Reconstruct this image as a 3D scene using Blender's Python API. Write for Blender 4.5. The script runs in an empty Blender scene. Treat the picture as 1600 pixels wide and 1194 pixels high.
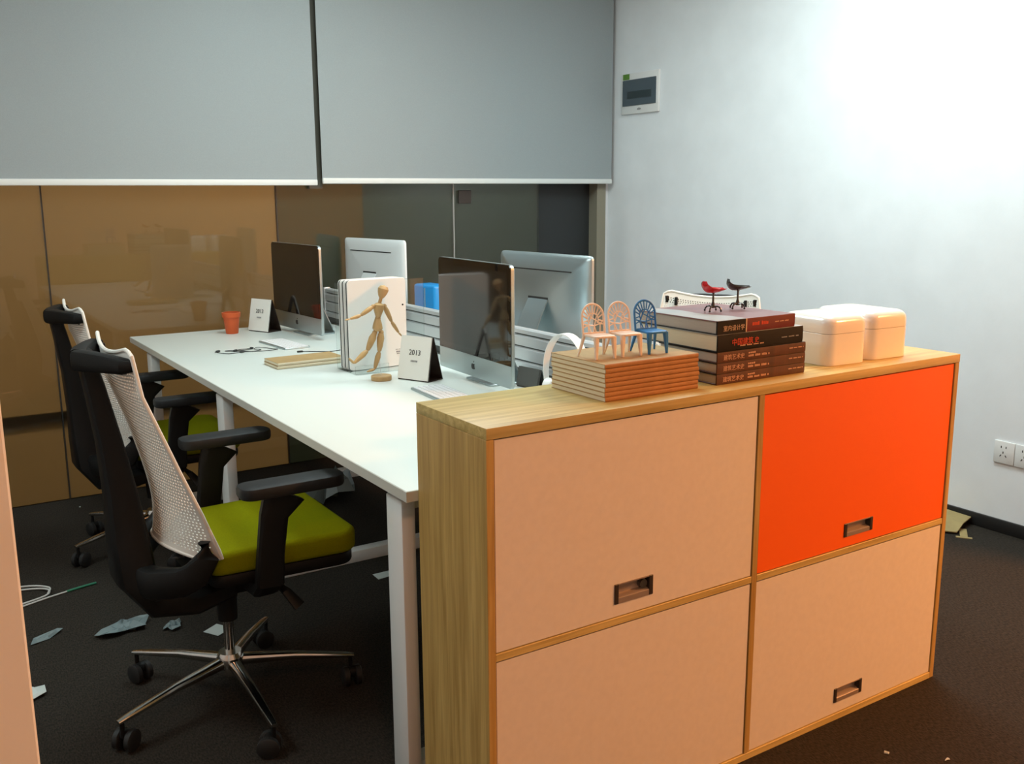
import bpy, bmesh, math, random
from mathutils import Vector, Matrix
random.seed(7)
R = math.radians
scene = bpy.context.scene
col = scene.collection
# ------------------------------------------------------------------ camera, world, lights, exposure
CAM_F, CAM_YAW, CAM_PITCH, CAM_ROLL, CAM_H = 1501.83, .5718, .1939, -.006, 1.372
fw = Vector((math.sin(CAM_YAW) * math.cos(CAM_PITCH), math.cos(CAM_YAW) * math.cos(CAM_PITCH), -math.sin(CAM_PITCH)))
r0 = Vector((math.cos(CAM_YAW), -math.sin(CAM_YAW), 0)); u0 = r0.cross(fw)
rv = r0 * math.cos(CAM_ROLL) + u0 * math.sin(CAM_ROLL); uv = -r0 * math.sin(CAM_ROLL) + u0 * math.cos(CAM_ROLL)
cam_d = bpy.data.cameras.new('camera'); cam = bpy.data.objects.new('camera', cam_d); col.objects.link(cam)
cam_d.sensor_fit = 'HORIZONTAL'; cam_d.sensor_width = 36; cam_d.lens = CAM_F / 1600 * 36; cam_d.clip_start = .02
M4 = Matrix.Identity(4)
for i in range(3):
    M4[i][0], M4[i][1], M4[i][2] = rv[i], uv[i], -fw[i]
M4[0][3], M4[1][3], M4[2][3] = 0, 0, CAM_H
cam.matrix_world = M4
scene.camera = cam
scene.view_settings.view_transform = 'Standard'
scene.view_settings.look = 'None'
scene.view_settings.gamma = 1
scene.view_settings.use_curve_mapping = False
scene.view_settings.exposure = 0.25
w = bpy.data.worlds.new('world'); scene.world = w; w.use_nodes = True
w.node_tree.nodes['Background'].inputs[0].default_value = (.8, .9, 1, 1)
w.node_tree.nodes['Background'].inputs[1].default_value = 0.02
CEIL = 2.75
COOL = (.85, 1.0, .985); WARM = (1.0, .385, .10)
# (x, y, size x, size y, watts, colour) of the ceiling luminaires, all above the picture
LAMPS = [(1.55, 3.2, .55, 1.1, 20, COOL), (2.75, 2.3, .55, 1.1, 32, COOL), (-.75, 2.6, .55, 1.1, 21, COOL),
         (4.1, -.1, .3, .3, 165, WARM), (.1, -.55, .3, .3, 19, (1.0, .46, .23)), (.9, 6.45, 3.2, .3, 125, (1.0, .90, .78))]
for lx, ly, sx, sy, pw, cc in LAMPS:
    ld = bpy.data.lights.new('ceiling_lamp', 'AREA'); ld.shape = 'RECTANGLE'; ld.size = sx; ld.size_y = sy
    ld.energy = pw; ld.color = cc
    lo = bpy.data.objects.new('ceiling_lamp', ld); col.objects.link(lo); lo.location = (lx, ly, CEIL - .055)

# ------------------------------------------------------------------ materials
MATS = {}
def mat(name, color, rough=.5, metal=0, noise=0, nscale=30, bump=0, bscale=200, spec=.5, coat=0, stretch=(1, 1, 1), emit=None, col2=None):
    m = bpy.data.materials.new(name); m.use_nodes = True; nt = m.node_tree; b = nt.nodes['Principled BSDF']
    b.inputs['Base Color'].default_value = (*color, 1); b.inputs['Roughness'].default_value = rough
    b.inputs['Metallic'].default_value = metal; b.inputs['Specular IOR Level'].default_value = spec
    b.inputs['Coat Weight'].default_value = coat; b.inputs['Coat Roughness'].default_value = .08
    tc = nt.nodes.new('ShaderNodeTexCoord'); mp = nt.nodes.new('ShaderNodeMapping'); mp.inputs['Scale'].default_value = stretch
    nt.links.new(tc.outputs['Object'], mp.inputs[0])
    if noise or col2:
        n = nt.nodes.new('ShaderNodeTexNoise'); n.inputs['Scale'].default_value = nscale; n.inputs['Detail'].default_value = 5
        nt.links.new(mp.outputs[0], n.inputs['Vector'])
        rp = nt.nodes.new('ShaderNodeValToRGB'); e = rp.color_ramp.elements
        e[0].position = .3; e[1].position = .7
        c2 = col2 or tuple(c * (1 + noise) for c in color); c1 = color if col2 else tuple(c * (1 - noise) for c in color)
        e[0].color = (*c1, 1); e[1].color = (*c2, 1)
        nt.links.new(n.outputs['Fac'], rp.inputs[0]); nt.links.new(rp.outputs[0], b.inputs['Base Color'])
    if bump:
        n2 = nt.nodes.new('ShaderNodeTexNoise'); n2.inputs['Scale'].default_value = bscale; n2.inputs['Detail'].default_value = 3
        nt.links.new(mp.outputs[0], n2.inputs['Vector'])
        bp = nt.nodes.new('ShaderNodeBump'); bp.inputs['Strength'].default_value = bump; bp.inputs['Distance'].default_value = .002
        nt.links.new(n2.outputs['Fac'], bp.inputs['Height']); nt.links.new(bp.outputs[0], b.inputs['Normal'])
    if emit:
        b.inputs['Emission Color'].default_value = (*emit[0], 1); b.inputs['Emission Strength'].default_value = emit[1]
    MATS[name] = m; return m

def wood(name, c1, c2, grain, rough=.42):
    """oak laminate; grain = axis index along which the fibres run"""
    m = bpy.data.materials.new(name); m.use_nodes = True; nt = m.node_tree; b = nt.nodes['Principled BSDF']
    b.inputs['Roughness'].default_value = rough
    tc = nt.nodes.new('ShaderNodeTexCoord'); mp = nt.nodes.new('ShaderNodeMapping')
    s = [26, 26, 26]; s[grain] = 1.1; mp.inputs['Scale'].default_value = s
    n = nt.nodes.new('ShaderNodeTexNoise'); n.inputs['Scale'].default_value = 2.2; n.inputs['Detail'].default_value = 7; n.inputs['Distortion'].default_value = .6
    s2 = [90, 90, 90]; s2[grain] = 3.
    mp2 = nt.nodes.new('ShaderNodeMapping'); mp2.inputs['Scale'].default_value = s2
    n2 = nt.nodes.new('ShaderNodeTexNoise'); n2.inputs['Scale'].default_value = 3; n2.inputs['Detail'].default_value = 4
    mx = nt.nodes.new('ShaderNodeMath'); mx.operation = 'MULTIPLY_ADD'; mx.inputs[1].default_value = .35
    rp = nt.nodes.new('ShaderNodeValToRGB'); e = rp.color_ramp.elements
    e[0].position = .42; e[1].position = .88; e[0].color = (*c1, 1); e[1].color = (*c2, 1)
    L = nt.links.new
    L(tc.outputs['Object'], mp.inputs[0]); L(tc.outputs['Object'], mp2.inputs[0]); L(mp.outputs[0], n.inputs['Vector']); L(mp2.outputs[0], n2.inputs['Vector'])
    L(n2.outputs['Fac'], mx.inputs[0]); L(n.outputs['Fac'], mx.inputs[2]); L(mx.outputs[0], rp.inputs[0]); L(rp.outputs[0], b.inputs['Base Color'])
    MATS[name] = m; return m

def glass(name, tint=(1, 1, 1), gloss=1.0, ior=1.5, rough=0.0):
    m = bpy.data.materials.new(name); m.use_nodes = True; nt = m.node_tree
    nt.nodes.remove(nt.nodes['Principled BSDF'])
    t = nt.nodes.new('ShaderNodeBsdfTransparent'); t.inputs[0].default_value = (*tint, 1)
    g = nt.nodes.new('ShaderNodeBsdfGlossy'); g.inputs['Roughness'].default_value = rough; g.inputs[0].default_value = (gloss, gloss, gloss, 1)
    f = nt.nodes.new('ShaderNodeFresnel'); f.inputs[0].default_value = ior
    x = nt.nodes.new('ShaderNodeMixShader'); L = nt.links.new
    L(f.outputs[0], x.inputs[0]); L(t.outputs[0], x.inputs[1]); L(g.outputs[0], x.inputs[2]); L(x.outputs[0], nt.nodes['Material Output'].inputs[0])
    MATS[name] = m; return m

mat('wall_paint', (.83, .86, .89), .75, noise=.03, nscale=6, bump=.15, bscale=90)
mat('ceiling_paint', (.75, .75, .74), .9)
mat('stub_paint', (.80, .80, .78), .55, noise=.02, nscale=8)
mat('carpet', (.011, .0108, .0092), .95, noise=.0, nscale=260, bump=.9, bscale=420, spec=.15, stretch=(1, .35, 1), col2=(.044, .035, .027))
mat('carpet_under', (.012, .012, .011), 1)
mat('blind_fabric', (.315, .36, .378), .8, noise=.05, nscale=500, bump=.3, bscale=700)
mat('blind_rail', (.75, .78, .77), .4)
mat('back_tan', (.36, .225, .12), .5, noise=.10, nscale=2.5)
mat('back_grey', (.135, .125, .10), .5, noise=.06, nscale=3)
mat('back_dark', (.02, .024, .026), .5)
mat('rail_and_reflection_black', (.03, .03, .028), .4)
mat('frame_post', (.27, .25, .19), .45)
mat('reflection_brown', (.035, .026, .022), .5)
mat('mullion_dark', (.10, .095, .075), .5)
mat('joint_light', (.45, .45, .42), .4)
def film(name, c, t):
    m = bpy.data.materials.new(name); m.use_nodes = True; nt = m.node_tree; nt.nodes.remove(nt.nodes['Principled BSDF'])
    d = nt.nodes.new('ShaderNodeBsdfDiffuse'); d.inputs[0].default_value = (*c, 1)
    q = nt.nodes.new('ShaderNodeBsdfTranslucent'); q.inputs[0].default_value = (*t, 1)
    x = nt.nodes.new('ShaderNodeAddShader'); L = nt.links.new
    L(d.outputs[0], x.inputs[0]); L(q.outputs[0], x.inputs[1]); L(x.outputs[0], nt.nodes['Material Output'].inputs[0]); MATS[name] = m
film('film_tan', (.10, .085, .055), (.27, .215, .13))
film('film_grey', (.055, .063, .045), (.085, .096, .072))
glass('partition_glass', (.93, .93, .92), 1.0, 1.36)
glass('acrylic', (.97, .985, .98), 1.0, 1.45)
mat('baseboard', (.012, .012, .012), .45)
wood('oak_vertical', (.34, .20, .050), (.60, .40, .135), 2)
wood('oak_long', (.39, .27, .075), (.66, .51, .20), 0)
mat('door_white', (.76, .70, .64), .5, noise=.025, nscale=60)
mat('door_orange', (.95, .135, .003), .45)
mat('handle_metal', (.36, .29, .25), .35, .35)
mat('handle_cap', (.035, .025, .02), .4)
mat('lock_metal', (.25, .25, .25), .3, 1)
mat('desk_white', (.69, .735, .70), .4)
mat('desk_edge', (.55, .55, .50), .5)
mat('leg_white', (.74, .75, .74), .4)
mat('alu', (.72, .74, .76), .32, .55)
mat('imac_alu', (.47, .54, .56), .34, .95)
mat('imac_white', (.78, .82, .83), .42, .2)
mat('screen_glass', (.006, .006, .006), .03, spec=.8)
mat('panel_black', (.012, .012, .012), .08, spec=.7)
mat('dark_mark', (.02, .02, .02), .5)
mat('black_plastic', (.006, .006, .006), .5, bump=.12, bscale=500, spec=.25)
mat('arm_pad', (.012, .014, .016), .6, spec=.3)
mat('rubber', (.008, .008, .008), .6)
mat('chrome', (.62, .62, .60), .14, 1)
mat('mesh_white', (.80, .78, .73), .45)
mat('seat_fabric', (.21, .225, .001), 1.0, spec=.08, noise=.08, nscale=300, bump=.4, bscale=600)
mat('kraft', (.42, .27, .115), .7, noise=.06, nscale=40)
mat('kraft_spine', (.40, .19, .07), .65, noise=.07, nscale=60)
mat('pages', (.70, .62, .45), .8, noise=.08, nscale=25, stretch=(.5, .5, 60))
mat('pages_grey', (.45, .41, .36), .85, noise=.10, nscale=25, stretch=(.5, .5, 60))
mat('folder_white', (.84, .85, .83), .45)
mat('folder_black', (.015, .02, .02), .5)
mat('card_white', (.85, .85, .80), .6)
mat('card_dark', (.035, .022, .016), .5)
mat('card_grey', (.10, .105, .10), .55)
mat('print_dark', (.05, .05, .05), .7)
mat('print_grey', (.3, .3, .3), .7)
mat('mannequin_wood', (.52, .33, .14), .45, noise=.12, nscale=30, stretch=(1, 1, .2))
mat('cup_orange', (.62, .10, .02), .5)
mat('mini_cream', (.84, .72, .62), .4)
mat('mini_blue', (.02, .19, .52), .4)
mat('shell_red', (.55, .006, .012), .25, coat=.3)
mat('shell_black', (.03, .022, .018), .2, coat=.5)
mat('book_black', (.008, .006, .005), .4, spec=.25)
mat('book_maroon', (.14, .012, .012), .35)
mat('book_mauve', (.24, .12, .13), .35)
mat('book_silver', (.42, .44, .45), .3)
mat('book_brown', (.085, .024, .009), .45, noise=.3, nscale=60, stretch=(1, 1, .2))
mat('title_cream', (.62, .45, .33), .5)
mat('title_red', (.62, .06, .02), .5)
mat('title_tan', (.62, .36, .24), .5)
mat('box_white', (.87, .84, .80), .22, coat=.4)
mat('box_inner', (.3, .28, .25), .6)
mat('blue_plastic', (.01, .25, .62), .35)
mat('green_sticker', (.10, .24, .03), .6)
mat('panel_smoke', (.075, .10, .12), .15)
mat('panel_inner', (.03, .045, .05), .3)
mat('plate_white', (.80, .80, .79), .35)
mat('socket_hole', (.03, .03, .03), .6)
mat('cardboard', (.34, .26, .11), .8, noise=.08, nscale=30)
mat('film', (.19, .24, .25), .2)
mat('paper_scrap', (.55, .60, .58), .6)
mat('cable_white', (.55, .55, .53), .5)
mat('cable_green', (.02, .16, .09), .5)
mat('cable_black', (.012, .014, .014), .5)
mat('headphone_white', (.80, .82, .82), .35)
mat('key_white', (.82, .84, .86), .4)
mat('lamp_cool', (.9, .9, .9), .5, emit=(COOL, 3))
mat('lamp_warm', (.9, .9, .9), .5, emit=(WARM, 3))

# ------------------------------------------------------------------ geometry helpers
class G:
    def __init__(s): s.bm = bmesh.new()
    def add(s, vs, fs):
        v = [s.bm.verts.new(p) for p in vs]
        for f in fs:
            try: s.bm.faces.new([v[i] for i in f])
            except ValueError: pass
        return v
    def box(s, x0, x1, y0, y1, z0, z1, bevel=0, seg=2, m=None):
        ps = [Vector(p) for p in ((x0, y0, z0), (x1, y0, z0), (x1, y1, z0), (x0, y1, z0), (x0, y0, z1), (x1, y0, z1), (x1, y1, z1), (x0, y1, z1))]
        if m is not None: ps = [m @ p for p in ps]
        v = s.add(ps, ((3, 2, 1, 0), (4, 5, 6, 7), (0, 1, 5, 4), (1, 2, 6, 5), (2, 3, 7, 6), (3, 0, 4, 7)))
        if bevel:
            es = list({e for q in v for e in q.link_edges})
            bmesh.ops.bevel(s.bm, geom=es, offset=bevel, segments=seg, affect='EDGES', profile=.5, clamp_overlap=True)
        return s
    def cyl(s, p0, p1, ra, rb=None, n=16, cap=True):
        return s.tube([p0, p1], [ra, ra if rb is None else rb], n, cap)
    def tube(s, pts, rad, n=10, cap=True, closed=False):
        pts = [Vector(p) for p in pts]; k = len(pts)
        if not isinstance(rad, (list, tuple)): rad = [rad] * k
        rings = []; prev = None
        for i, p in enumerate(pts):
            if closed: t = pts[(i + 1) % k] - pts[i - 1]
            else: t = pts[min(i + 1, k - 1)] - pts[max(i - 1, 0)]
            if t.length < 1e-9: t = Vector((0, 0, 1))
            t.normalize()
            if prev is None:
                a = Vector((0, 0, 1)) if abs(t.z) < .9 else Vector((1, 0, 0))
                nrm = a - t * a.dot(t)
            else: nrm = prev - t * prev.dot(t)
            nrm.normalize(); prev = nrm; b = t.cross(nrm)
            rings.append([s.bm.verts.new(p + (nrm * math.cos(2 * math.pi * j / n) + b * math.sin(2 * math.pi * j / n)) * rad[i]) for j in range(n)])
        m = k if closed else k - 1
        for i in range(m):
            A, B = rings[i], rings[(i + 1) % k]
            for j in range(n): s.bm.faces.new((A[j], A[(j + 1) % n], B[(j + 1) % n], B[j]))
        if cap and not closed:
            s.bm.faces.new(rings[0][::-1]); s.bm.faces.new(rings[-1])
        return s
    def sweep(s, pts, secs, side, n=14, power=4.0):
        """superellipse sections (half width along side, half height) swept along pts"""
        pts = [Vector(p) for p in pts]; k = len(pts); rings = []; side = Vector(side)
        for i, p in enumerate(pts):
            t = (pts[min(i + 1, k - 1)] - pts[max(i - 1, 0)]).normalized()
            sd = (side - t * side.dot(t)).normalized(); up = t.cross(sd)
            a, b = secs[i] if isinstance(secs, list) else secs
            rg = []
            for j in range(n):
                th = 2 * math.pi * (j + .5) / n; c, q = math.cos(th), math.sin(th)
                rg.append(s.bm.verts.new(p + sd * a * math.copysign(abs(c) ** (2 / power), c) + up * b * math.copysign(abs(q) ** (2 / power), q)))
            rings.append(rg)
        for i in range(k - 1):
            A, B = rings[i], rings[i + 1]
            for j in range(n): s.bm.faces.new((A[j], A[(j + 1) % n], B[(j + 1) % n], B[j]))
        s.bm.faces.new(rings[0][::-1]); s.bm.faces.new(rings[-1])
        return s
    def lathe(s, prof, n=28, c=(0, 0, 0), ax=None):
        """(r, z) profile about z through c, or about the axis matrix ax"""
        c = Vector(c); rings = []
        for r, z in prof:
            if r < 1e-6:
                p = Vector((0, 0, z)); p = ax @ p if ax is not None else p + c; rings.append([s.bm.verts.new(p)]); continue
            rg = []
            for j in range(n):
                a = 2 * math.pi * j / n; p = Vector((r * math.cos(a), r * math.sin(a), z)); p = ax @ p if ax is not None else p + c
                rg.append(s.bm.verts.new(p))
            rings.append(rg)
        for A, B in zip(rings, rings[1:]):
            for j in range(n):
                q = (j + 1) % n
                if len(A) == 1 and len(B) == 1: continue
                if len(A) == 1: s.bm.faces.new((A[0], B[q], B[j]))
                elif len(B) == 1: s.bm.faces.new((A[j], A[q], B[0]))
                else: s.bm.faces.new((A[j], A[q], B[q], B[j]))
        return s
    def bone(s, p0, p1, prof, n=14, flat=1.0):
        """lathe profile [(t, r)] along p0-p1"""
        p0, p1 = Vector(p0), Vector(p1); d = p1 - p0; L = d.length
        q = d.to_track_quat('Z', 'Y').to_matrix().to_4x4(); q.translation = p0
        S = Matrix.Diagonal((1, flat, 1, 1))
        return s.lathe([(r, t * L) for t, r in prof], n, ax=q @ S)
    def prism(s, poly, axis, a, b, bevel=0, seg=2):
        """2D polygon extruded along axis (0 x, 1 y, 2 z) from a to b; poly in the two other axes in order"""
        def P(u, v, t):
            c = [0, 0, 0]; o = [i for i in range(3) if i != axis]; c[o[0]] = u; c[o[1]] = v; c[axis] = t; return c
        n = len(poly)
        v = s.add([P(u, q, a) for u, q in poly] + [P(u, q, b) for u, q in poly],
                  [tuple(range(n)), tuple(range(2 * n - 1, n - 1, -1))] + [(i, (i + 1) % n, n + (i + 1) % n, n + i) for i in range(n)])
        if bevel:
            bmesh.ops.recalc_face_normals(s.bm, faces=s.bm.faces)
            es = [e for e in {e for q in v for e in q.link_edges} if (abs(e.verts[0].co[axis] - e.verts[1].co[axis]) < 1e-6)]
            bmesh.ops.bevel(s.bm, geom=es, offset=bevel, segments=seg, affect='EDGES', profile=.5, clamp_overlap=True)
        return s
    def xf(s, m):
        bmesh.ops.transform(s.bm, matrix=m, verts=s.bm.verts); return s
    def mesh(s, name, m, smooth=True, angle=35):
        bmesh.ops.remove_doubles(s.bm, verts=s.bm.verts, dist=1e-6)
        bmesh.ops.recalc_face_normals(s.bm, faces=s.bm.faces)
        me = bpy.data.meshes.new(name); s.bm.to_mesh(me); s.bm.free()
        me.materials.append(MATS[m])
        if smooth and len(me.polygons):
            me.polygons.foreach_set('use_smooth', [True] * len(me.polygons)); me.set_sharp_from_angle(angle=R(angle))
        return me
    def obj(s, name, m, parent=None, **k):
        me = s.mesh(name, m); o = bpy.data.objects.new(name, me); col.objects.link(o); o.parent = parent
        for q, v in k.items(): setattr(o, q, v)
        return o
def tag(o, label=None, cat=None, group=None, kind=None):
    for k, v in (('label', label), ('category', cat), ('group', group), ('kind', kind)):
        if v: o[k] = v
    return o
def thing(name, label, cat, loc=(0, 0, 0), rz=0, group=None):
    o = bpy.data.objects.new(name, None); col.objects.link(o); o.location = loc; o.rotation_euler = (0, 0, rz); o.empty_display_size = .05
    return tag(o, label, cat, group)
def struct(o): o['kind'] = 'structure'; return o
def inst(src, parent, name=None, **k):
    o = src.copy(); col.objects.link(o); o.parent = parent
    for q, v in k.items(): setattr(o, q, v)
    return o
def dup(root, loc, rz, label=None, group=None):
    r = root.copy(); col.objects.link(r); r.location = loc; r.rotation_euler = (0, 0, rz)
    if label: r['label'] = label
    if group: r['group'] = group
    def rec(a, b):
        for ch in list(a.children):
            c = ch.copy(); col.objects.link(c); c.parent = b; rec(ch, c)
    rec(root, r); return r
def rrect(x0, x1, y0, y1, r, n=5):
    if not isinstance(r, (list, tuple)): r = [r] * 4
    out = []
    for (cx, cy, a, q) in ((x1, y1, 0, r[0]), (x0, y1, 90, r[1]), (x0, y0, 180, r[2]), (x1, y0, 270, r[3])):
        sx = -1 if cx == x1 else 1; sy = -1 if cy == y1 else 1
        for i in range(n + 1):
            t = R(a + 90 * i / n); out.append((cx + sx * q + q * math.cos(t), cy + sy * q + q * math.sin(t)))
    return out
def text(name, body, size, m, parent, matrix, align='LEFT', thick=.0004):
    c = bpy.data.curves.new(name, 'FONT'); c.body = body; c.size = size; c.extrude = thick; c.align_x = align; c.resolution_u = 3
    t = bpy.data.objects.new(name + '_tmp', c); col.objects.link(t)
    dg = bpy.context.evaluated_depsgraph_get(); me = bpy.data.meshes.new_from_object(t.evaluated_get(dg))
    bpy.data.objects.remove(t); bpy.data.curves.remove(c)
    me.name = name; me.transform(matrix); me.materials.clear(); me.materials.append(MATS[m])
    o = bpy.data.objects.new(name, me); col.objects.link(o); o.parent = parent
    return o
def basis(xa, ya, origin):
    xa, ya = Vector(xa).normalized(), Vector(ya).normalized(); za = xa.cross(ya)
    m = Matrix.Identity(4)
    for i in range(3): m[i][0], m[i][1], m[i][2], m[i][3] = xa[i], ya[i], za[i], origin[i]
    return m

# ------------------------------------------------------------------ the room
WX, GY = 3.70, 4.68          # right wall, glass partition
XL, YF = -2.3, -2.3          # left wall, wall behind the camera
XR, YB, YE = 5.6, GY + 2.2, 1.1    # far side wall, corridor back wall, end of the right wall
floor = struct(G().box(XL, XR, YF, YB, -.06, -.006).obj('floor', 'carpet_under'))
TILE = .5
tile_me = G().box(.0002, TILE - .0002, .0002, TILE - .0002, -.006, 0).mesh('carpet_tile', 'carpet')
nx, ny = 16, 14
for i in range(nx):
    for j in range(ny):
        o = bpy.data.objects.new('carpet_tile', tile_me); col.objects.link(o); o.parent = floor
        o.location = (XL + i * TILE, YF + j * TILE, 0)
struct(G().box(XL, XR, YF, YB, CEIL, CEIL + .08).obj('ceiling', 'ceiling_paint'))
struct(G().box(WX, WX + .12, YE, YB, -.06, CEIL).obj('wall_right', 'wall_paint'))
struct(G().box(XR, XR + .12, YF, YB, -.06, CEIL).obj('wall_side', 'wall_paint'))
struct(G().box(XL, XR, YB, YB + .12, -.06, CEIL).obj('wall_corridor', 'wall_paint'))
struct(G().box(XL - .12, XL, YF, YB, -.06, CEIL).obj('wall_left', 'wall_paint'))
struct(G().box(XL, XR, YF - .12, YF, -.06, CEIL).obj('wall_front', 'wall_paint'))
struct(G().box(WX - .012, WX, YE, GY - .03, 0, .055, .003).obj('baseboard_right', 'baseboard'))
# painted end of a partition wall just beside the photographer
struct(G().box(-.35, .066, .90, 1.02, 0, CEIL, .002, 1).obj('wall_entrance', 'stub_paint'))
# glass partition at the far end
wb = struct(G().box(XL, WX, GY + .012, GY + .05, CEIL - .12, CEIL).obj('wall_back', 'rail_and_reflection_black'))
edges = [XL, -1.50, -.465, .585, 1.635, 2.635, 3.60]
for i in range(6):
    a, b = edges[i], edges[i + 1]
    film = 'film_tan' if i < 4 else 'film_grey'
    G().box(a + .003, (3.2 if i == 5 else b) - .003, GY + .008, GY + .010, 0, CEIL - .12).obj('film', film, wb)
    if i == 5: G().box(3.2, b, GY + .04, GY + .05, 0, CEIL).obj('panel', 'back_dark', wb)  # dark panel put in where the glass reflects something dark
    G().box(a + .002, (3.198 if i == 5 else b - .002), GY - .005, GY + .005, 0, CEIL - .12, .001, 1).obj('pane', 'partition_glass', wb)
    if i < 5: G().box(b - .0025, b + .0025, GY - .006, GY + .012, 0, CEIL - .12).obj('joint', 'joint_light' if i == 4 else 'rail_and_reflection_black', wb)
G().box(XL, 3.60, GY + .012, GY + .04, .372, .414).obj('reflection_band', 'rail_and_reflection_black', wb)  # added dark band, drawn in place of a reflection in the glass
G().box(3.60, 3.665, GY - .04, GY + .10, 0, CEIL, .002, 1).obj('post', 'frame_post', wb)
G().box(3.665, WX, GY - .015, GY + .10, 0, CEIL).obj('wall_return', 'wall_paint', wb)
tag(G().box(2.664, 2.744, GY - .012, GY - .0052, 1.318, 1.391, .002, 1).obj('reflection_patch', 'reflection_brown'), 'small dark brown switch reflection painted on the grey glass', 'reflection')  # brown square paints a reflected switch onto the pane
# mullion behind the gap of the blinds
G().box(1.80, 1.87, GY - .03, GY - .006, 1.40, CEIL).obj('mullion', 'mullion_dark', wb)

BY = 4.60
def blind(x0, x1, zb, label):
    t = thing('roller_blind', label, 'blind', ((x0 + x1) / 2, BY, zb))
    h = (x1 - x0) / 2
    G().box(-h, h, -.001, .001, .02, CEIL - .06 - zb).obj('fabric', 'blind_fabric', t)
    G().box(-h, h, -.009, .009, 0, .028, .004).obj('bottom_rail', 'blind_rail', t)
    G().cyl((-h, 0, CEIL - .05 - zb), (h, 0, CEIL - .05 - zb), .03, n=20).obj('roller', 'blind_rail', t)
    return t
blind(-.62, 1.822, 1.416, 'wide grey fabric roller blind over the tan glass panels')
blind(1.850, 3.672, 1.424, 'grey fabric roller blind ending at the white wall corner')

# ceiling luminaires (above the picture)
for k, (lx, ly, sx, sy, pw, cc) in enumerate(LAMPS):
    cool = cc is COOL
    t = thing('ceiling_light', ['cool white ceiling panel above the desk', 'cool white ceiling panel by the right wall', 'cool white ceiling panel over the aisle behind the chairs', 'square warm ceiling light in the widened area', 'square warm ceiling light above the entrance', 'ceiling light in the corridor behind the glass'][k], 'ceiling light', (lx, ly, CEIL), 0, 'ceiling lights')
    g = G(); a, b = sx / 2 + .03, sy / 2 + .03
    for bx in ((-a, a, -b, -b + .03), (-a, a, b - .03, b), (-a, -a + .03, -b, b), (a - .03, a, -b, b)): g.box(*bx, -.04, 0)
    g.obj('frame', 'plate_white', t)
    G().box(-sx / 2, sx / 2, -sy / 2, sy / 2, -.03, -.02).obj('diffuser', 'lamp_cool' if cool else 'lamp_warm', t)

# ------------------------------------------------------------------ storage cabinet
CX0, CX1, CY0, CY1, CH = .9013, 2.3948, 1.491, 1.7758, .9409
cab = thing('storage_cabinet', 'low oak cabinet with three white doors and one orange door', 'cabinet', (CX0, CY0, 0))
CW, CD = CX1 - CX0, CY1 - CY0
PT, ST = .0175, .0225
G().box(0, CW, 0, CD, CH - ST, CH, .0012, 2).obj('top_panel', 'oak_long', cab)
G().box(0, PT, .001, CD, 0, CH - ST - .0005, .001, 1).obj('side_panel', 'oak_vertical', cab)
G().box(CW - PT, CW, .001, CD, 0, CH - ST - .0005, .001, 1).obj('side_panel', 'oak_vertical', cab)
MX = 1.639 - CX0
G().box(MX - .0085, MX + .0085, .001, CD - .02, .018, CH - ST - .0005, .001, 1).obj('centre_panel', 'oak_vertical', cab)
ZS0, ZS1 = .464, .4805
G().box(PT, MX - .0085, .0015, CD - .02, ZS0, ZS1, .001, 1).obj('shelf', 'oak_long', cab)
G().box(MX + .0085, CW - PT, .0015, CD - .02, ZS0, ZS1, .001, 1).obj('shelf', 'oak_long', cab)
G().box(PT, CW - PT, .0005, CD - .02, 0, .018, .001, 1).obj('bottom_panel', 'oak_long', cab)
G().box(PT, CW - PT, CD - .018, CD - .004, .018, CH - ST - .001).obj('back_panel', 'oak_vertical', cab)

def cab_door(x0, x1, z0, z1, hx0, hx1, hz0, hz1, m, label, lock=False):
    g = G(); gp = .0028; x0 += gp; x1 -= gp; z0 += gp * .8; z1 -= gp; y0, y1 = .004, .020
    xs, zs = [x0, hx0, hx1, x1], [z0, hz0, hz1, z1]
    V = [[[g.bm.verts.new((x, y, z)) for z in zs] for x in xs] for y in (y0, y1)]
    for L in (0, 1):
        for i in range(3):
            for j in range(3):
                if i == 1 and j == 1: continue
                q = (V[L][i][j], V[L][i + 1][j], V[L][i + 1][j + 1], V[L][i][j + 1])
                g.bm.faces.new(q if L == 0 else q[::-1])
    def wall(path):
        for a, b in zip(path, path[1:]): g.bm.faces.new((V[0][a[0]][a[1]], V[0][b[0]][b[1]], V[1][b[0]][b[1]], V[1][a[0]][a[1]]))
    wall([(0, 0), (1, 0), (2, 0), (3, 0), (3, 1), (3, 2), (3, 3), (2, 3), (1, 3), (0, 3), (0, 2), (0, 1), (0, 0)])
    wall([(1, 1), (2, 1), (2, 2), (1, 2), (1, 1)])
    d = tag(g.obj('door', m, cab), label)
    # recessed pull: metal tray with dark end caps
    h = G(); w = .0025; zt = hz1 - hz0
    cp = .011; a, b = hx0 + cp, hx1 - cp
    h.box(a, b, .0170, .0185, hz0, hz1)                                  # tray back
    h.box(a, b, .0025, .0185, hz1 - w, hz1)                              # top lip
    h.prism([(.0025, hz0), (.0185, hz0), (.0185, hz0 + zt * .40), (.012, hz0 + zt * .36), (.0035, hz0 + zt * .30), (.0025, hz0 + zt * .28)], 0, a, b)
    hd = h.obj('handle', 'handle_metal', d)
    for c0, c1 in ((hx0, a), (b, hx1)): G().box(c0, c1, .0015, .0185, hz0, hz1, .001, 1).obj('end_cap', 'handle_cap', hd)
    if lock:
        G().cyl((b - .013, .006, hz0 + zt * .62), (b - .013, .0175, hz0 + zt * .62), .010, n=20).obj('lock', 'lock_metal', hd)
    return d
r = lambda v: v - CX0
cab_door(PT, MX - .0085, ZS1, CH - ST, r(1.217), r(1.324), .511, .556, 'door_white', 'white upper door with a lock in its recessed pull', True)
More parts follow.
